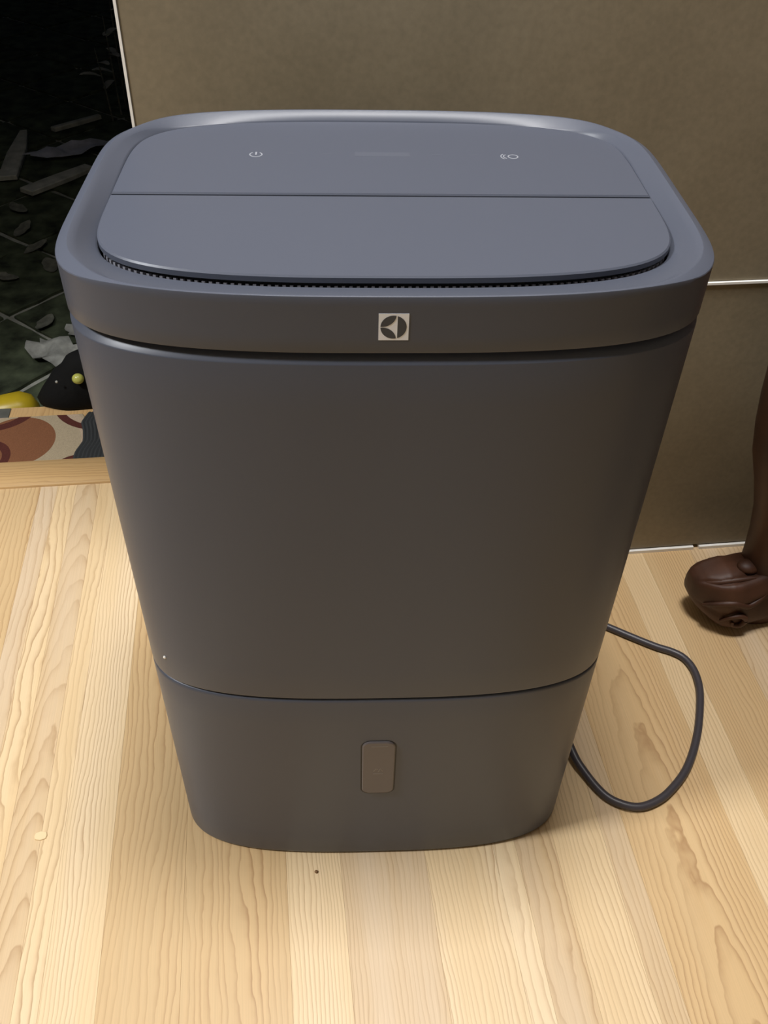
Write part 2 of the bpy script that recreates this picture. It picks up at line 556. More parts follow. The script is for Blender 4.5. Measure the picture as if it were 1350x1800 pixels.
slab('broken_tile', 0.050, 0.32, 0.012, M_scrap2, (-0.752, 2.06, GZ + 0.012), (0.02, 0, radians(2)),
     'pale narrow broken slab lying at the far left of the dark yard', 'slab', 0.45)
slab('wooden_slat', 0.045, 0.21, 0.012, M_scrap2, (-0.615, 1.885, GZ + 0.010), (0.0, 0.02, radians(-42)),
     'dull grey slat lying nearest below the grey plastic film in the yard', 'slat', 0.8)
slab('wooden_slat', 0.02, 0.16, 0.012, M_scrap2, (-0.62, 2.30, GZ + 0.010), (0.0, 0, radians(-50)),
     'thin grey slat lying above the grey plastic film in the dark yard', 'slat', 0.8)
o = sheet('plastic_film', blob(30, 0.125, 0.036, 0.10, 12), 0.0012, M_film, (-0.605, 2.085, GZ + 0.012), radians(24), 0.25, 6, (0.0, 0), 0.012)
props(o, 'shiny grey plastic film crumpled on the ground in the dark yard', 'film')

random.seed(33)
leaf_polys = []
for k in range(3):
    pts = []
    n = 14
    for q in range(n):
        a = 2 * pi * q / n
        r = 0.5 + 0.5 * abs(cos(a)) ** 1.5
        pts.append((0.034 * cos(a) * r, 0.016 * sin(a) * (1 + 0.25 * random.uniform(-1, 1))))
    leaf_polys.append(pts)
leaf_spots = [(-0.66, 1.60, 0), (-0.69, 1.72, 0), (-0.615, 1.50, 0), (-0.57, 1.41, 0), (-0.545, 1.16, 0), (-0.66, 1.36, 0)]
for k, (x, y, w) in enumerate(leaf_spots):
    o = sheet('dead_leaf', leaf_polys[k % 3], 0.0007, M_leaf, (x, y, GZ + 0.006), random.uniform(0, 6.28), 1.1, k, (random.uniform(-.15, .15), random.uniform(-.15, .15)), 0.004, 4)
    props(o, 'curled dull dead leaf, ' + ('fourth farthest', 'farthest', 'third nearest from the door and', 'second nearest', 'nearest the pale scrap', 'left of the nearer ones')[k] + ' on the dark paving', 'leaf', 'dead leaves on the dark paving')

# sprig of pale leaves standing just behind the jamb
sp = empty('weed', (-0.520, 2.34, GZ))
props(sp, 'thin weed with pale grey leaves rising beside the white wall edge in the dark', 'plant')
for k, (dx, dy, h, lean) in enumerate(((0, 0, 0.20, -0.02), (0.03, 0.10, 0.34, 0.0), (0.02, 0.05, 0.27, -0.01))):
    v, f = tube([(dx, dy, 0), (dx + lean * .4, dy, h * .5), (dx + lean, dy + .01, h)], [0.003, 0.0024, 0.0012], 6)
    st = mesh_obj('stem', v, f, M_leaf, sp)
    for q in range(3):
        z = h * (0.45 + 0.18 * q)
        a = 1.2 + q * 2.1 + k
        lp = [(0.030 * cos(2 * pi * i / 12) + 0.03, 0.011 * sin(2 * pi * i / 12)) for i in range(12)]
        rows = [[(x, y, 0.012 * sin(x * 40) + t) for x, y in lp] for t in (-0.0004, 0.0004)]
        v, f = loft(rows, True, True, True)
        lf = mesh_obj('leaf', v, f, M_scrap2, st, (dx + lean * z / h, dy, z), True, 35, a)

# ------------------------------------------------------------------ door mats, bag, yellow clog
def mat_material():
    m, nt, b, N, L = new_mat('patterned_mat')
    tc = N('ShaderNodeTexCoord')
    sep = N('ShaderNodeSeparateXYZ')
    geo = tc.outputs['Object']
    wob = N('ShaderNodeTexNoise'); wob.inputs['Scale'].default_value = 30
    L(geo, wob.inputs['Vector'])
    L(geo, sep.inputs[0])

    def mth(op, a, c):
        n = N('ShaderNodeMath'); n.operation = op
        for k, q in enumerate((a, c)):
            if isinstance(q, (int, float)): n.inputs[k].default_value = q
            else: L(q, n.inputs[k])
        return n.outputs[0]

    def dist(cx, cy, ax, ay):
        dx = mth('DIVIDE', mth('SUBTRACT', sep.outputs[0], cx), ax)
        dy = mth('DIVIDE', mth('SUBTRACT', sep.outputs[1], cy), ay)
        return mth('SQRT', mth('ADD', mth('MULTIPLY', dx, dx), mth('MULTIPLY', dy, dy)), 0)

    cur = None
    beige, tan, brown, maroon = S(160, 145, 120), S(172, 152, 130), S(120, 80, 56), S(80, 44, 38)

    def over(prev, mask, rgb):
        mx = N('ShaderNodeMix'); mx.data_type = 'RGBA'
        L(mask, mx.inputs[0])
        if isinstance(prev, tuple): mx.inputs[6].default_value = (*prev, 1)
        else: L(prev, mx.inputs[6])
        mx.inputs[7].default_value = (*rgb, 1)
        return mx.outputs[2]

    def disc(prev, cx, cy, ax, ay, rgb):
        return over(prev, mth('LESS_THAN', dist(cx, cy, ax, ay), 1.0), rgb)

    def ring(prev, cx, cy, ax, ay, w, rgb):
        d = dist(cx, cy, ax, ay)
        k = mth('LESS_THAN', mth('ABSOLUTE', mth('SUBTRACT', d, 1.0), 0), w)
        return over(prev, k, rgb)

    c = beige
    c = ring(c, -0.455, 0.560, 0.088, 0.090, 0.09, tan)
    c = disc(c, -0.4690, 0.5690, 0.0560, 0.0600, brown)
    c = ring(c, -0.520, 0.658, 0.062, 0.055, 0.13, maroon)
    c = ring(c, -0.508, 0.532, 0.030, 0.035, 0.20, maroon)
    c = ring(c, -0.345, 0.662, 0.075, 0.070, 0.085, maroon)
    c = disc(c, -0.372, 0.507, 0.030, 0.022, maroon)
    # repeats further along the mat, out of frame
    c = disc(c, -0.70, 0.565, 0.056, 0.060, brown)
    c = ring(c, -0.62, 0.540, 0.05, 0.05, 0.12, maroon)
    c = disc(c, -0.90, 0.575, 0.056, 0.060, brown)
    fine = N('ShaderNodeTexNoise'); fine.inputs['Scale'].default_value = 700
    L(geo, fine.inputs['Vector'])
    mr = N('ShaderNodeMapRange'); mr.inputs[3].default_value = 0.7; mr.inputs[4].default_value = 1.3
    L(fine.outputs['Fac'], mr.inputs[0])
    mul = N('ShaderNodeMix'); mul.data_type = 'RGBA'; mul.blend_type = 'MULTIPLY'; mul.inputs[0].default_value = 1
    L(c, mul.inputs[6]); L(mr.outputs[0], mul.inputs[7])
    L(mul.outputs[2], b.inputs['Base Color'])
    b.inputs['Roughness'].default_value = 0.95
    b.inputs['Specular IOR Level'].default_value = 0.1
    bp = N('ShaderNodeBump'); bp.inputs['Strength'].default_value = 0.5; bp.inputs['Distance'].default_value = 0.001
    L(fine.outputs['Fac'], bp.inputs['Height']); L(bp.outputs[0], b.inputs['Normal'])
    return m


M_mat = mat_material()


def slab_poly(name, poly, z0, z1, mat, bevel=0.0015):
    v, f = prism(poly, z0, z1, bevel)
    return mesh_obj(name, v, f, mat)


MT = LZ + 0.007
o = slab_poly('door_mat', [(-1.05, YS1 + 0.0015), (-0.330, YS1 + 0.0015), (-0.345, 0.56), (-0.380, 0.632), (-1.05, 0.630)], LZ, MT, M_mat)
props(o, 'beige door mat printed with brown discs and maroon strokes beyond the sill', 'mat')
# ribbed rubber mat lying over it
ribs = []
poly_l = [(YS1 + 0.002, -0.3815), (0.535, -0.3800), (0.560, -0.3715), (0.585, -0.3745), (0.607, -0.3800), (0.6318, -0.3720)]


def left_edge(y):
    for (ya, xa), (yb, xb) in zip(poly_l, poly_l[1:]):
        if ya <= y <= yb:
            return xa + (xb - xa) * (y - ya) / (yb - ya)
    return poly_l[-1][1]


M_rib = plain('ribbed_rubber', (0.030, 0.032, 0.033), 0.75, 0.3)
nr, nc = 18, 66
rows = []
x_right = XJ - 0.006
for r in range(nr + 1):
    y = YS1 + 0.002 + (0.6318 - YS1 - 0.002) * r / nr
    xl = left_edge(y)
    xl = min(xl, -0.36) if False else xl
    row = []
    for c in range(nc + 1):
        x = xl + (x_right - xl) * c / nc
        k = (c % 2)
        row.append((x, y, MT + 0.0012 + 0.0014 * k + 0.0008 + 0.0012 * noise.noise(Vector((x * 25, y * 25, 1)))))
    rows.append(row)
low = [[(x, y, (LZ + 0.0002) if x > -0.33 else MT + 0.0001) for x, y, z in row] for row in rows]
v, f = loft(rows, False)
n0 = len(v)
v2, f2 = loft(low, False)
W = nc + 1
v += v2; f += [tuple(n0 + i for i in q[::-1]) for q in f2]
rim = [i for i in range(W)] + [r * W + nc for r in range(1, nr + 1)] + [nr * W + c for c in range(nc - 1, -1, -1)] + [r * W for r in range(nr - 1, 0, -1)]
for a, b_ in zip(rim, rim[1:] + rim[:1]):
    f.append((a, b_, n0 + b_, n0 + a))
o = mesh_obj('ribbed_mat', v, f, M_rib, None, (0, 0, 0), True, 20)
props(o, 'charcoal ribbed mat overlapping the right end of the patterned door mat', 'mat')

# black bag on the landing
bag = empty('black_bag', (-0.395, 0.655, LZ))
props(bag, 'black crumpled bag with a pale yellow bead standing behind the door mats', 'bag')
prof = [(0.0, 0.068, 0.030), (0.008, 0.070, 0.034), (0.025, 0.064, 0.036), (0.042, 0.056, 0.034), (0.054, 0.052, 0.030), (0.066, 0.038, 0.025), (0.080, 0.030, 0.020), (0.087, 0.020, 0.010)]
rows = []
for z, ax, ay in prof:
    row = []
    for k in range(40):
        t = 2 * pi * k / 40
        w = 1 + 0.10 * noise.noise(Vector((cos(t) * 1.6, sin(t) * 1.6, z * 30)))
        row.append((0.010 + (0.020 * (z / 0.087)) + ax * cos(t) * w, 0.026 + ay * sin(t) * w - 0.03 * 0, z))
    rows.append(row)
rows[0] = [(x, y, 0.0) for x, y, z in rows[0]]
v, f = loft(rows, True, True, True)
mesh_obj('bag_body', v, f, M_bag, bag, (0, 0, 0), True, 80)


def ball(name, r, mat, parent, loc, sc=(1, 1, 1), seg=24):
    bm = bmesh.new()
    bmesh.ops.create_uvsphere(bm, u_segments=seg, v_segments=seg // 2, radius=r)
    bmesh.ops.scale(bm, vec=sc, verts=bm.verts)
    me = bpy.data.meshes.new(name); bm.to_mesh(me); bm.free()
    return link_mesh(name, me, mat, parent, loc, True, 180)


props(ball('bead', 0.0082, M_bead, bag, (0.0165, -0.010, 0.062), (1.1, 1, 1)), 'pale yellow bead')
props(ball('stud', 0.0022, M_scrap, bag, (-0.016, -0.0095, 0.058), (1, 1, 1), 12), 'tiny grey stud')

# yellow clog on the paving right behind the landing edge
ck = []
# upright oval sections; the toe end points to +x
spine = [(-0.27, 0.020, 0.090), (-0.25, 0.034, 0.108), (-0.20, 0.040, 0.118), (-0.14, 0.036, 0.119), (-0.09, 0.030, 0.121), (-0.055, 0.032, 0.127), (-0.030, 0.034, 0.130), (-0.012, 0.028, 0.124), (-0.003, 0.016, 0.110), (0.0, 0.005, 0.090)]
rows = []
for x, w, top in spine:
    row_ = []
    for k in range(28):
        t = 2 * pi * k / 28
        s_ = math.copysign(abs(sin(t)) ** 0.7, sin(t))
        row_.append((x, w * math.copysign(abs(cos(t)) ** 0.7, cos(t)), max(top / 2 + top / 2 * s_, 0.0)))
    rows.append(row_)
v, f = loft(rows, True, True, True)
o = mesh_obj('rubber_clog', v, f, M_yellow, None, (-0.4655, 0.715, GZ), True, 80, 0)
o.rotation_euler = (0, 0, radians(4))
props(o, 'bright yellow rounded rubber clog standing just beyond the wooden landing edge', 'shoe')

# ------------------------------------------------------------------ dehumidifier
PSI = radians(4.7546)
dh = empty('dehumidifier', (0, 0, 0), -PSI)
props(dh, 'large graphite grey dehumidifier with curved corners standing on the light wood floor', 'dehumidifier')
H = 0.6058
PX, QY = 2.8445, 5.8316
ZS, ZB = 0.2488, 0.5700


def sec(z):
    k = z / H
    return 0.1870 + 0.0080 * k, 0.1184 + 0.0254 * k, -0.01916 * (1 - k)


NT = 192


def _ts():
    c = []
    n = 6000
    pts = []
    for i in range(n + 1):
        t = 2 * pi * i / n
        c_, s_ = cos(t), sin(t)
        pts.append((0.19 * math.copysign(abs(c_) ** (2 / PX), c_), 0.135 * math.copysign(abs(s_) ** (2 / QY), s_)))
    L = [0]
    for a, b_ in zip(pts, pts[1:]):
        L.append(L[-1] + math.hypot(b_[0] - a[0], b_[1] - a[1]))
    out, j = [], 0
    for k in range(NT):
        d = L[-1] * k / NT
        while L[j + 1] < d: j += 1
        q = (d - L[j]) / max(L[j + 1] - L[j], 1e-12)
        out.append(2 * pi * (j + q) / n)
    return out


TS_ = _ts()


def se(a, b, yo, z):
    out = []
    for t in TS_:
        c_, s_ = cos(t), sin(t)
        x = a * math.copysign(abs(c_) ** (2 / PX), c_)
        y = yo + b * math.copysign(abs(s_) ** (2 / QY), s_)
        out.append((x, y, z(x, y) if callable(z) else z))
    return out


def row(z, inset=0.0):
    a, b_, yo = sec(z)
    return se(a - inset, b_ - inset, yo, z)


# water tank (lower part)
rows = [row(0.0, 0.004), row(0.0008, 0.0022), row(0.003, 0.0006), row(0.006, 0.0)]
for k in range(1, 9): rows.append(row(0.006 + (ZS - 0.0105) * k / 8, 0.0))
rows += [row(ZS - 0.0022, 0.0003), row(ZS - 0.0012, 0.0010), row(ZS - 0.0008, 0.0022), row(ZS - 0.0008, 0.006)]
v, f = loft(rows, True, True, True)
tank = mesh_obj('water_tank', v, f, M_body, dh, (0, 0, 0), True, 40)
# housing
rows = [row(ZS - 0.004, 0.0055), row(ZS + 0.0008, 0.0055), row(ZS + 0.0008, 0.0022), row(ZS + 0.0011, 0.0008), row(ZS + 0.002, 0.0002), row(ZS + 0.0035, 0.0)]
for k in range(1, 11): rows.append(row(ZS + 0.0035 + (0.5622 - ZS - 0.0035) * k / 10, 0.0))
rows += [row(0.5626, 0.0001), row(0.5631, 0.0005), row(0.5677, 0.0050), row(0.5680, 0.0056), row(0.5680, 0.0075), row(0.578, 0.0080)]
v, f = loft(rows, True, True, True)
housing = mesh_obj('housing', v, f, M_body, dh, (0, 0, 0), True, 28)

# top ring with a dished inside
PA, PB, PY = 0.1760, 0.1225, 0.0120
PZ = 0.6000


def dish_z(x, y):
    k = min(max((0.075 - y) / 0.185, 0), 1)
    k = k * k * (3 - 2 * k)
    return H - 0.0062 - 0.0062 * k


def se_mix(a1, b1, y1, a2, b2, y2, t, zf):
    A = se(a1, b1, y1, 0); B = se(a2, b2, y2, 0)
    out = []
    for p, q in zip(A, B):
        x, y = p[0] + (q[0] - p[0]) * t, p[1] + (q[1] - p[1]) * t
        out.append((x, y, zf(x, y)))
    return out


aT, bT, yT = sec(H)
chz = lambda x, y: H - 0.0052
base_out = se(aT, bT, 0, 0)
side = []
for k in range(NT):
    p, q = base_out[k - 1], base_out[(k + 1) % NT]
    n_x = abs(q[1] - p[1]) / math.hypot(q[0] - p[0], q[1] - p[1])
    w_ = min(max((n_x - 0.22) / 0.62, 0), 1)
    side.append(w_ * w_ * (3 - 2 * w_))


def ring_row(i_f, i_s, z_f, z_s, i_b=None, z_b=None):
    """loop whose inset and height blend from the front (f) and back (b) to the two sides (s)"""
    i_b = i_f if i_b is None else i_b
    z_b = z_f if z_b is None else z_b
    A = se(aT - i_f, bT - i_f, 0, 0); B = se(aT - i_s, bT - i_s, 0, 0); C = se(aT - i_b, bT - i_b, 0, 0)
    out = []
    for p, q, r, w in zip(A, B, C, side):
        e, ze = (p, z_f) if p[1] < 0 else (r, z_b)
        out.append((e[0] + (q[0] - e[0]) * w, e[1] + (q[1] - e[1]) * w, ze + (z_s - ze) * w))
    return out


rows = [row(0.5716, 0.010), row(0.5703, 0.003), row(0.5702, 0.0010), row(0.5705, 0.0003), row(0.5712, 0.0)]
for k in range(1, 4): rows.append(row(0.5712 + (H - 0.006 - 0.5712) * k / 3, 0.0))
rows += [ring_row(0.0, 0.0, H - 0.0008, H - 0.0040), ring_row(0.0002, 0.0003, H - 0.0003, H - 0.0034), ring_row(0.0009, 0.0058, H, H - 0.0002, 0.0005),
         ring_row(0.0014, 0.0066, H, H, 0.0010), ring_row(0.0020, 0.0074, H - 0.0003, H - 0.0003, 0.0015, H - 0.0002)]
chb = ring_row(0.0050, 0.0100, H - 0.0040, H - 0.0018, 0.0082, H - 0.0055)
rows.append(chb)
inner_l = se(PA + 0.0010, PB + 0.0008, PY, 0)
for t in (0.12, 0.3, 0.5, 0.7, 0.9, 1.0):
    rr = []
    for p, q in zip(chb, inner_l):
        x, y = p[0] + (q[0] - p[0]) * t, p[1] + (q[1] - p[1]) * t
        rr.append((x, y, p[2] + (dish_z(q[0], q[1]) - p[2]) * t))
    rows.append(rr)
rows.append(se(PA + 0.0003, PB + 0.0003, PY, lambda x, y: dish_z(x, y) - 0.0012))
rows.append(se(PA + 0.0001, PB + 0.0001, PY, lambda x, y: dish_z(x, y) - 0.008))
v, f = loft(rows)
ring_o = mesh_obj('top_ring', v, f, M_top, dh, (0, 0, 0), True, 30)
# dark floor of the outlet below the flap
v, f = prism([(p[0], p[1]) for p in se(PA - 0.0002, PB - 0.0002, PY, 0)], 0.579, 0.5835)
mesh_obj('outlet_floor', v, f, M_dark, dh, (0, 0, 0), False)


def half_outline(y_lo, y_hi, ins=0.0, n=160):
    """panel outline clipped to y_lo..y_hi, counter-clockwise"""
    pts = [(p[0], p[1]) for p in se(PA - ins, PB - ins, PY, 0)]
    out = []
    for k in range(len(pts)):
        p, q = pts[k], pts[(k + 1) % len(pts)]
        pin = y_lo <= p[1] <= y_hi
        qin = y_lo <= q[1] <= y_hi
        if pin: out.append(p)
        if pin != qin:
            yc = y_lo if min(p[1], q[1]) < y_lo else y_hi
            t = (yc - p[1]) / (q[1] - p[1])
            out.append((p[0] + (q[0] - p[0]) * t, yc))
    # remove near duplicates
    res = []
    for p in out:
        if not res or math.hypot(p[0] - res[-1][0], p[1] - res[-1][1]) > 5e-4:
            res.append(p)
    return res


# control panel (rear half) and air flap (front half)
pan = half_outline(0.0021, 1.0)
v, f = prism(pan, PZ - 0.014, PZ, 0.0011)
panel = mesh_obj('control_panel', v, f, M_top, dh, (0, 0, 0), True, 25)
flp = half_outline(-1.0, -0.0016)
v, f = prism(flp, PZ - 0.0042, PZ, 0.0010)
flap = mesh_obj('air_flap', v, f, M_top, dh, (0, 0, 0), True, 25)
# step piece that carries the flap and closes the slot
inn = half_outline(-1.0, 0.001, 0.0032)
v, f = prism(inn, 0.583, PZ - 0.0043)
mesh_obj('flap_core', v, f, M_dark, dh, (0, 0, 0), True, 30)

# vent fins in the gap under the flap's front edge
fv, ff = [], []
ol = [(p[0], p[1]) for p in se(PA - 0.0006, PB - 0.0006, PY, 0)]
cum = 0.0
prev = None
step = 0.0042
nxt = 0.0
for k in range(len(ol)):
    p = ol[k]; q = ol[(k + 1) % len(ol)]
    seg = math.hypot(q[0] - p[0], q[1] - p[1])
    while nxt <= cum + seg:
        t = (nxt - cum) / seg
        x, y = p[0] + (q[0] - p[0]) * t, p[1] + (q[1] - p[1]) * t
        if y < -0.072:
            tx, ty = (q[0] - p[0]) / seg, (q[1] - p[1]) / seg
            nx, ny = -ty, tx          # inward
            zt = dish_z(x, y)
            b0 = len(fv)
            for dz in (-0.010, 0.0002):
                for da, db in ((-0.0009, 0.0), (0.0009, 0.0), (0.0009, 0.0035), (-0.0009, 0.0035)):
                    fv.append((x + tx * da + nx * db, y + ty * da + ny * db, zt + dz - (0.0012 if db else 0)))
            for q_ in ((0, 1, 2, 3), (4, 5, 6, 7), (0, 1, 5, 4), (1, 2, 6, 5), (2, 3, 7, 6), (3, 0, 4, 7)):
                ff.append(tuple(b0 + i for i in q_))
        nxt += step
    cum += seg
vent = mesh_obj('vent_fins', fv, ff, M_fin, dh, (0, 0, 0), False)
props(vent, kind='stuff')


def flat_poly(name, polys, t, mat, parent, axis, z=None):
    """join of flat extruded polygons. axis 'top': xy at height z; axis 'front': (x,z) on the front face"""
    V, F = [], []
    for poly in polys:
        n = len(poly)
        b0 = len(V)
        for s in (0, 1):
            for (a, b_) in poly:
                if axis == 'top':
                    V.append((a, b_, z + s * t))
                else:
                    sa_, sb_, so_ = sec(b_)
                    yy = so_ - sb_ * (1 - abs(a / sa_) ** PX) ** (1 / QY)
                    V.append((a, yy - (z or 0) - s * t + (0.0004 if s == 0 else 0), b_))
        F.append(tuple(b0 + i for i in range(n)))
        F.append(tuple(b0 + n + i for i in range(n)))
        for i in range(n):
            j = (i + 1) % n
            F.append((b0 + i, b0 + j, b0 + n + j, b0 + n + i))
    return mesh_obj(name, V, F, mat, parent, (0, 0, 0), False)


def ring_polys(cx, cy, r, w, a0, a1, n=24, ry=None):
    ry = ry or r
    out = []
    for k in range(n):
        t0, t1 = a0 + (a1 - a0) * k / n, a0 + (a1 - a0) * (k + 1) / n
        out.append([(cx + (r + w / 2) * cos(t0), cy + (ry + w / 2) * sin(t0)), (cx + (r + w / 2) * cos(t1), cy + (ry + w / 2) * sin(t1)),
                    (cx + (r - w / 2) * cos(t1), cy + (ry - w / 2) * sin(t1)), (cx + (r - w / 2) * cos(t0), cy + (ry - w / 2) * sin(t0))])
    return out


def rect(x0, x1, y0, y1):
    return [(x0, y0), (x1, y0), (x1, y1), (x0, y1)]


# icons on the panel
ICZ = PZ - 0.00002
pw = ring_polys(-0.0874, 0.0677, 0.0042, 0.0009, radians(125), radians(415), 24) + [rect(-0.0880, -0.0868, 0.0672, 0.0722)]
props(flat_poly('power_icon', pw, 0.00008, M_icon, panel, 'top', ICZ), 'pale power symbol')
fan = ring_polys(0.0940, 0.0674, 0.0034, 0.0009, 0, 2 * pi, 24) + ring_polys(0.0912, 0.0674, 0.0040, 0.0008, radians(120), radians(240), 10) \
    + ring_polys(0.0912, 0.0674, 0.0058, 0.0008, radians(130), radians(230), 10)
props(flat_poly('fan_icon', fan, 0.00008, M_icon_dim if False else M_icon, panel, 'top', ICZ), 'pale round symbol')
for cx in (-0.0636, -0.0384, 0.0400, 0.0657):
    flat_poly('touch_mark', [rect(cx - 0.0036, cx + 0.0036, 0.0692, 0.0706)], 0.00006, M_icon_dim, panel, 'top', ICZ)
flat_poly('display_window', [rect(-0.0180, 0.0208, 0.0660, 0.0735)], 0.00006, M_icon_dim, panel, 'top', ICZ)

# emblem on the band: silver square with three dark petals
LX, LZc, LS = 0.0003, 0.5874, 0.00825
badge = flat_poly('badge', [rect(LX - LS, LX + LS, LZc - LS, LZc + LS)], 0.00025, M_logo, ring_o, 'front', 0)
props(badge, 'silver square emblem')
cx_, cz_, rr_ = LX - 0.0001, LZc, 0.00715


def arc(c, r, a0, a1, n=20):
    return [(c[0] + r * cos(a0 + (a1 - a0) * k / n), c[1] + r * sin(a0 + (a1 - a0) * k / n)) for k in range(n + 1)]


bar = 0.30 * rr_
petals = []
a = math.acos(bar / rr_)
petals.append(arc((cx_, cz_), rr_, -a, a, 24))
gx = 0.20 * rr_
a0 = math.acos(gx / rr_)
a1 = pi - math.asin(0.045)
outer = arc((cx_, cz_), rr_, a0, a1, 20)
A, B = Vector(outer[0]), Vector(outer[-1])
mid = (A + B) / 2
d = (B - A).normalized()
inner = []
for p in outer[::-1][1:-1]:
    w = Vector(p) - mid
    al = w.dot(d)
    perp = w - d * al
    q = mid + d * al - perp * 0.92
    inner.append((q.x, q.y))
up_petal = outer + inner
petals.append(up_petal)
petals.append([(x, 2 * cz_ - z) for x, z in up_petal][::-1])
pet = flat_poly('petals', petals, 0.00012, M_logo_dark, badge, 'front', 0.00025)

# level window on the tank
def rrect(cx, cz, hx, hz, r, n=8):
    out = []
    for (sx, sz, a0) in ((1, 1, 0), (-1, 1, pi / 2), (-1, -1, pi), (1, -1, 1.5 * pi)):
        for k in range(n + 1):
            t = a0 + pi / 2 * k / n
            out.append((cx + sx * (hx - r) + r * cos(t), cz + sz * (hz - r) + r * sin(t)))
    return out


WX, WZ = -0.0002, 0.1510
out_r = rrect(WX, WZ, 0.0152, 0.0410, 0.0085)
groove_ring = flat_poly('window_groove_shade', [out_r], 0.00012, M_groove_shade, tank, 'front', 0)  # flat dark ring, paints the shade of a groove that is not cut
# raised smoked pane with a bevelled border
rowsw = []
for ins, h in ((0.0013, 0.0), (0.0013, 0.0009), (0.0022, 0.0016), (0.0032, 0.0016)):
    rr = []
    for (x, z) in rrect(WX, WZ + 0.0008, 0.0152 - ins, 0.0410 - ins * 1.15, 0.0085 - ins):
        sa_, sb_, so_ = sec(z)
        rr.append((x, so_ - sb_ - h, z))
    rowsw.append(rr)
v, f = loft(rowsw, True, True, True)
win = mesh_obj('level_window', v, f, M_window, tank, (0, 0, 0), True, 20)
props(win, 'brownish smoked window')
mk = [rect(-0.0065, 0.0075, 0.1853, 0.1859)]
flat_poly('level_mark', mk, 0.0002, M_window_mark, win, 'front', 0.00155)
flat_poly('level_mark', [[(-0.0046, 0.1480), (-0.0038, 0.1480), (-0.0022, 0.1516), (-0.0006, 0.1506), (-0.0002, 0.1511), (-0.0022, 0.1525)]], 0.0002, M_window_mark, win, 'front', 0.00155)
flat_poly('level_mark', [[(-0.0004, 0.1476), (0.0004, 0.1476), (0.0016, 0.1518), (0.0034, 0.1480), (0.0042, 0.1482), (0.0017, 0.1530)]], 0.0002, M_window_mark, win, 'front', 0.00155)
flat_poly('level_mark', [rect(-0.0045, 0.0042, 0.1440, 0.1447)], 0.0002, M_window_mark, win, 'front', 0.00155)

# small white speck stuck on the housing, power cord
ball('speck', 0.0014, M_speck, housing, (-0.1691, -0.1155, 0.2754), (1, 1, 1), 12)


def to_local(x, y, z):
    c_, s_ = cos(PSI), sin(PSI)
    return (x * c_ - y * s_, x * s_ + y * c_, z)


CR = 0.0043
cpts = [(0.100, 0.128, 0.052), (0.125, 0.150, 0.046), (0.165, 0.145, 0.034), (0.196, 0.085, 0.026), (0.2010, 0.020, 0.021), (0.2070, -0.048, 0.012), (0.2150, -0.074, 0.0065), (0.2283, -0.1008, CR),
        (0.2440, -0.1140, CR), (0.2618, -0.1187, CR), (0.2830, -0.1130, CR), (0.3010, -0.1019, CR), (0.3205, -0.0850, CR), (0.3368, -0.0646, CR),
        (0.3520, -0.0400, CR), (0.3638, -0.0160, CR), (0.3745, 0.0100, CR), (0.3794, 0.0298, CR), (0.3800, 0.0480, CR), (0.3749, 0.0636, CR), (0.3640, 0.0740, CR),
        (0.3472, 0.0837, CR), (0.3220, 0.1020, CR), (0.2988, 0.1198, CR), (0.2700, 0.1400, CR), (0.2300, 0.1660, CR), (0.1700, 0.1900, CR), (0.1000, 0.2000, CR), (0.03, 0.2000, CR)]
path = spline([to_local(*p) for p in cpts], 8)
v, f = tube(path, CR, 14)
cord = mesh_obj('power_cord', v, f, M_cord, dh, (0, 0, 0), True, 60)
props(cord, 'dark grey looping power cord')
px_, py_, pz_ = to_local(0.03, 0.200, 0.010)
plug_me = box_mesh('plug', 0.04, 0.022, 0.020, 0.004, 2)
link_mesh('plug', plug_me, M_cord, cord, (px_ - 0.02, py_, pz_), True, 40)

# ------------------------------------------------------------------ carved table at the right edge
tb = empty('carved_table', (0.78, -0.10, 0))
props(tb, 'red brown wooden table with carved claw foot at the right edge of the picture', 'table')


def leg_mesh(sx, sy):
    """cabriole leg built in leg space: foot toe points to -x; sx, sy mirror it"""
    cl = [(0.400, 0.470, 0.140, 0.050, 0.046), (0.350, 0.462, 0.138, 0.050, 0.046), (0.310, 0.461, 0.137, 0.047, 0.043), (0.275, 0.464, 0.137, 0.046, 0.040),
          (0.240, 0.468, 0.138, 0.043, 0.036), (0.200, 0.477, 0.139, 0.038, 0.032), (0.160, 0.485, 0.140, 0.034, 0.029), (0.125, 0.488, 0.140, 0.031, 0.028),
          (0.100, 0.488, 0.139, 0.029, 0.028), (0.080, 0.489, 0.138, 0.029, 0.029), (0.060, 0.490, 0.137, 0.030, 0.030), (0.030, 0.490, 0.136, 0.030, 0.030), (0.006, 0.490, 0.136, 0.030, 0.030), (0.0, 0.490, 0.136, 0.028, 0.028)]
    rows = []
    for z, cx, cy, rx, ry in cl:
        rw = []
        for k in range(36):
            t = 2 * pi * k / 36
            c_, s_ = cos(t), sin(t)
            x = cx + rx * math.copysign(abs(c_) ** 0.8, c_)
            y = cy + ry * math.copysign(abs(s_) ** 0.8, s_)
            rw.append((x, y, z))
        rows.append(rw)
    v, f = loft(rows, True, True, True)
    return v, f


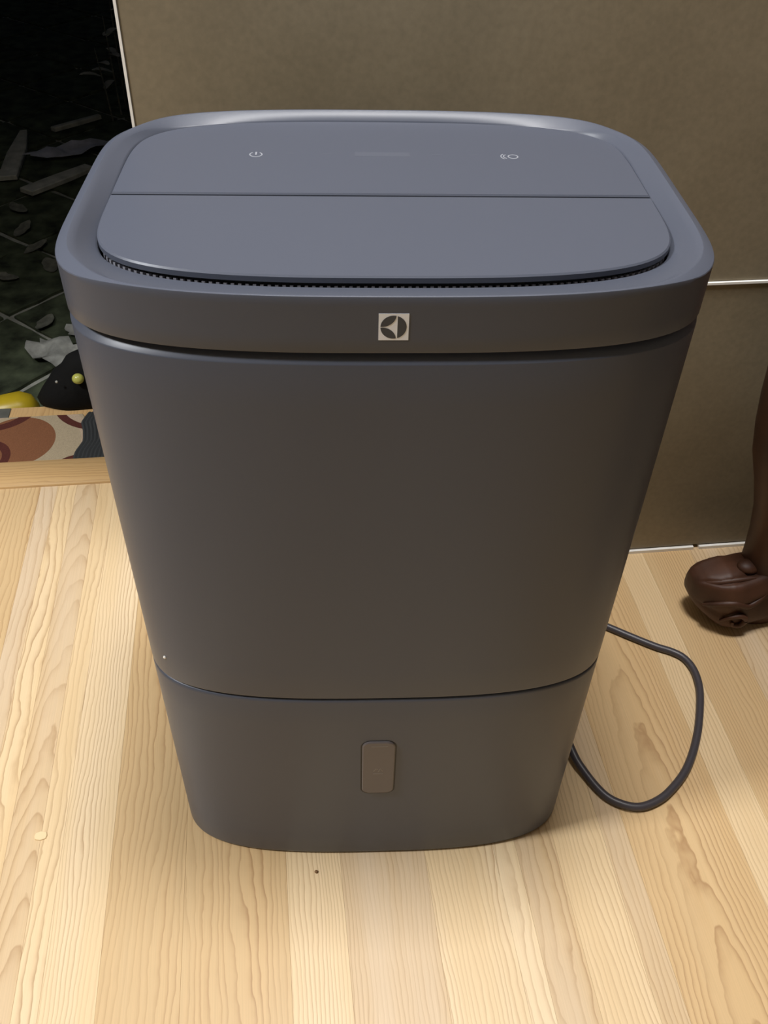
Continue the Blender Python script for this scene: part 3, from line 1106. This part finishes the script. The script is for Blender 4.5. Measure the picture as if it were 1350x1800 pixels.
def foot_mesh():
    # x, yc, zc, ry, rz : a wedge-like toe that rises to the left, flat underneath the heel
    st = [(0.3970, 0.141, 0.049, 0.003, 0.004), (0.3990, 0.140, 0.049, 0.011, 0.013), (0.4040, 0.138, 0.048, 0.018, 0.020), (0.4120, 0.135, 0.0470, 0.025, 0.027),
          (0.4220, 0.132, 0.0450, 0.031, 0.033), (0.4330, 0.129, 0.0430, 0.034, 0.039), (0.4430, 0.128, 0.041, 0.0345, 0.041), (0.455, 0.130, 0.041, 0.035, 0.041), (0.475, 0.132, 0.042, 0.034, 0.042), (0.500, 0.134, 0.042, 0.032, 0.042), (0.520, 0.135, 0.042, 0.026, 0.036), (0.530, 0.135, 0.042, 0.010, 0.016)]
    rows = []
    n = 64
    for x, cy, cz, ry, rz in st:
        rw = []
        fade = min(1, max(0, (x - 0.400) / 0.012)) * min(1, max(0, (0.515 - x) / 0.04))
        for k in range(n):
            t = 2 * pi * k / n
            # three toes / scroll flutes round the front of the foot
            g = 1 - 0.085 * fade * (abs(sin(2.5 * t + 0.7 + 18 * (x - 0.40))) ** 0.6 < 0.42) - 0.02 * fade * cos(9 * t + 60 * x)
            c_, s_ = cos(t), sin(t)
            y = cy + ry * g * math.copysign(abs(c_) ** 0.62, c_)
            z = cz + rz * g * math.copysign(abs(s_) ** 0.62, s_)
            rw.append((x, y, max(z, 0.0)))
        rows.append(rw)
    # subdivide along x
    fine = []
    for a, b_ in zip(rows, rows[1:]):
        for q in range(3):
            t = q / 3
            fine.append([tuple(pa + (pb - pa) * t for pa, pb in zip(p, r)) for p, r in zip(a, b_)])
    fine.append(rows[-1])
    return loft(fine, True, True, True)


lv, lf = leg_mesh(1, 1)
fv2, ff2 = foot_mesh()
carv = []
for ptsc, r in (([(0.408, 0.112, 0.040), (0.420, 0.101, 0.051), (0.437, 0.0955, 0.056), (0.455, 0.096, 0.050), (0.472, 0.100, 0.060), (0.487, 0.108, 0.082)], 0.0042),
                ([(0.428, 0.0985, 0.024), (0.437, 0.0935, 0.034), (0.449, 0.0925, 0.036), (0.457, 0.0935, 0.028), (0.452, 0.0935, 0.019), (0.443, 0.0935, 0.020), (0.441, 0.093, 0.026)], 0.0036),
                ([(0.402, 0.130, 0.058), (0.418, 0.118, 0.070), (0.440, 0.113, 0.077), (0.462, 0.112, 0.080)], 0.0040)):
    pp = spline(ptsc, 6)
    n_ = len(pp)
    carv.append(tube(pp, [r * (0.35 + 0.65 * sin(pi * min(i + 1, n_ - i) / (n_ + 1))) for i in range(n_)], 10))
base = Vector((0.78, -0.10))
leg_src = None
for sx, sy in ((1, 1), (-1, 1), (1, -1), (-1, -1)):
    def tr(vs):
        out = []
        for x, y, z in vs:
            X, Y = x - base.x, y - base.y
            out.append((X * sx, Y * sy, z))
        return out
    lo_ = mesh_obj('leg', tr(lv), lf, M_table, tb, (0, 0, 0), True, 60)
    mesh_obj('claw_foot', tr(fv2), ff2, M_table, lo_, (0, 0, 0), True, 60)
    V, F = [], []
    for cv, cf in carv:
        b0 = len(V)
        V += tr(cv); F += [tuple(b0 + i for i in q) for q in cf]
    mesh_obj('carved_scroll', V, F, M_table, lo_, (0, 0, 0), True, 60)
    kb = tr([(0.459, 0.128, 0.083)])[0]
    ball('spur', 0.011, M_table, lo_, kb, (1.25, 1, 0.7), 16)
ax0, ax1, ay0, ay1 = 0.430 - 0.78, 0.78 - 0.430, -0.40 + 0.0, 0.30
box('apron', -0.33, 0.33, -0.26, 0.26, 0.385, 0.72, M_table, tb, 0.006, 2)  # out of view; apron deepened and top raised to block light from the right
box('tabletop', -0.352, 0.352, -0.30, 0.30, 0.72, 0.75, M_table, tb, 0.006, 2)

# ------------------------------------------------------------------ specks on the floor
o = mesh_obj('wood_chip', *prism([(0.006 * cos(k * pi / 4) * (1 + .2 * (k % 2)), 0.0048 * sin(k * pi / 4)) for k in range(8)], 0, 0.0014, 0.0004), M_chip, None, (-0.3352, -0.0844, 0))
props(o, 'tiny pale round chip lying on the floor left of the dehumidifier', 'chip')
o = ball('crumb', 0.0017, M_crumb, None, (-0.0699, -0.1501, 0.0011), (1, 1, .7), 12)
props(o, 'tiny brown crumb on the floor in front of the dehumidifier', 'crumb')
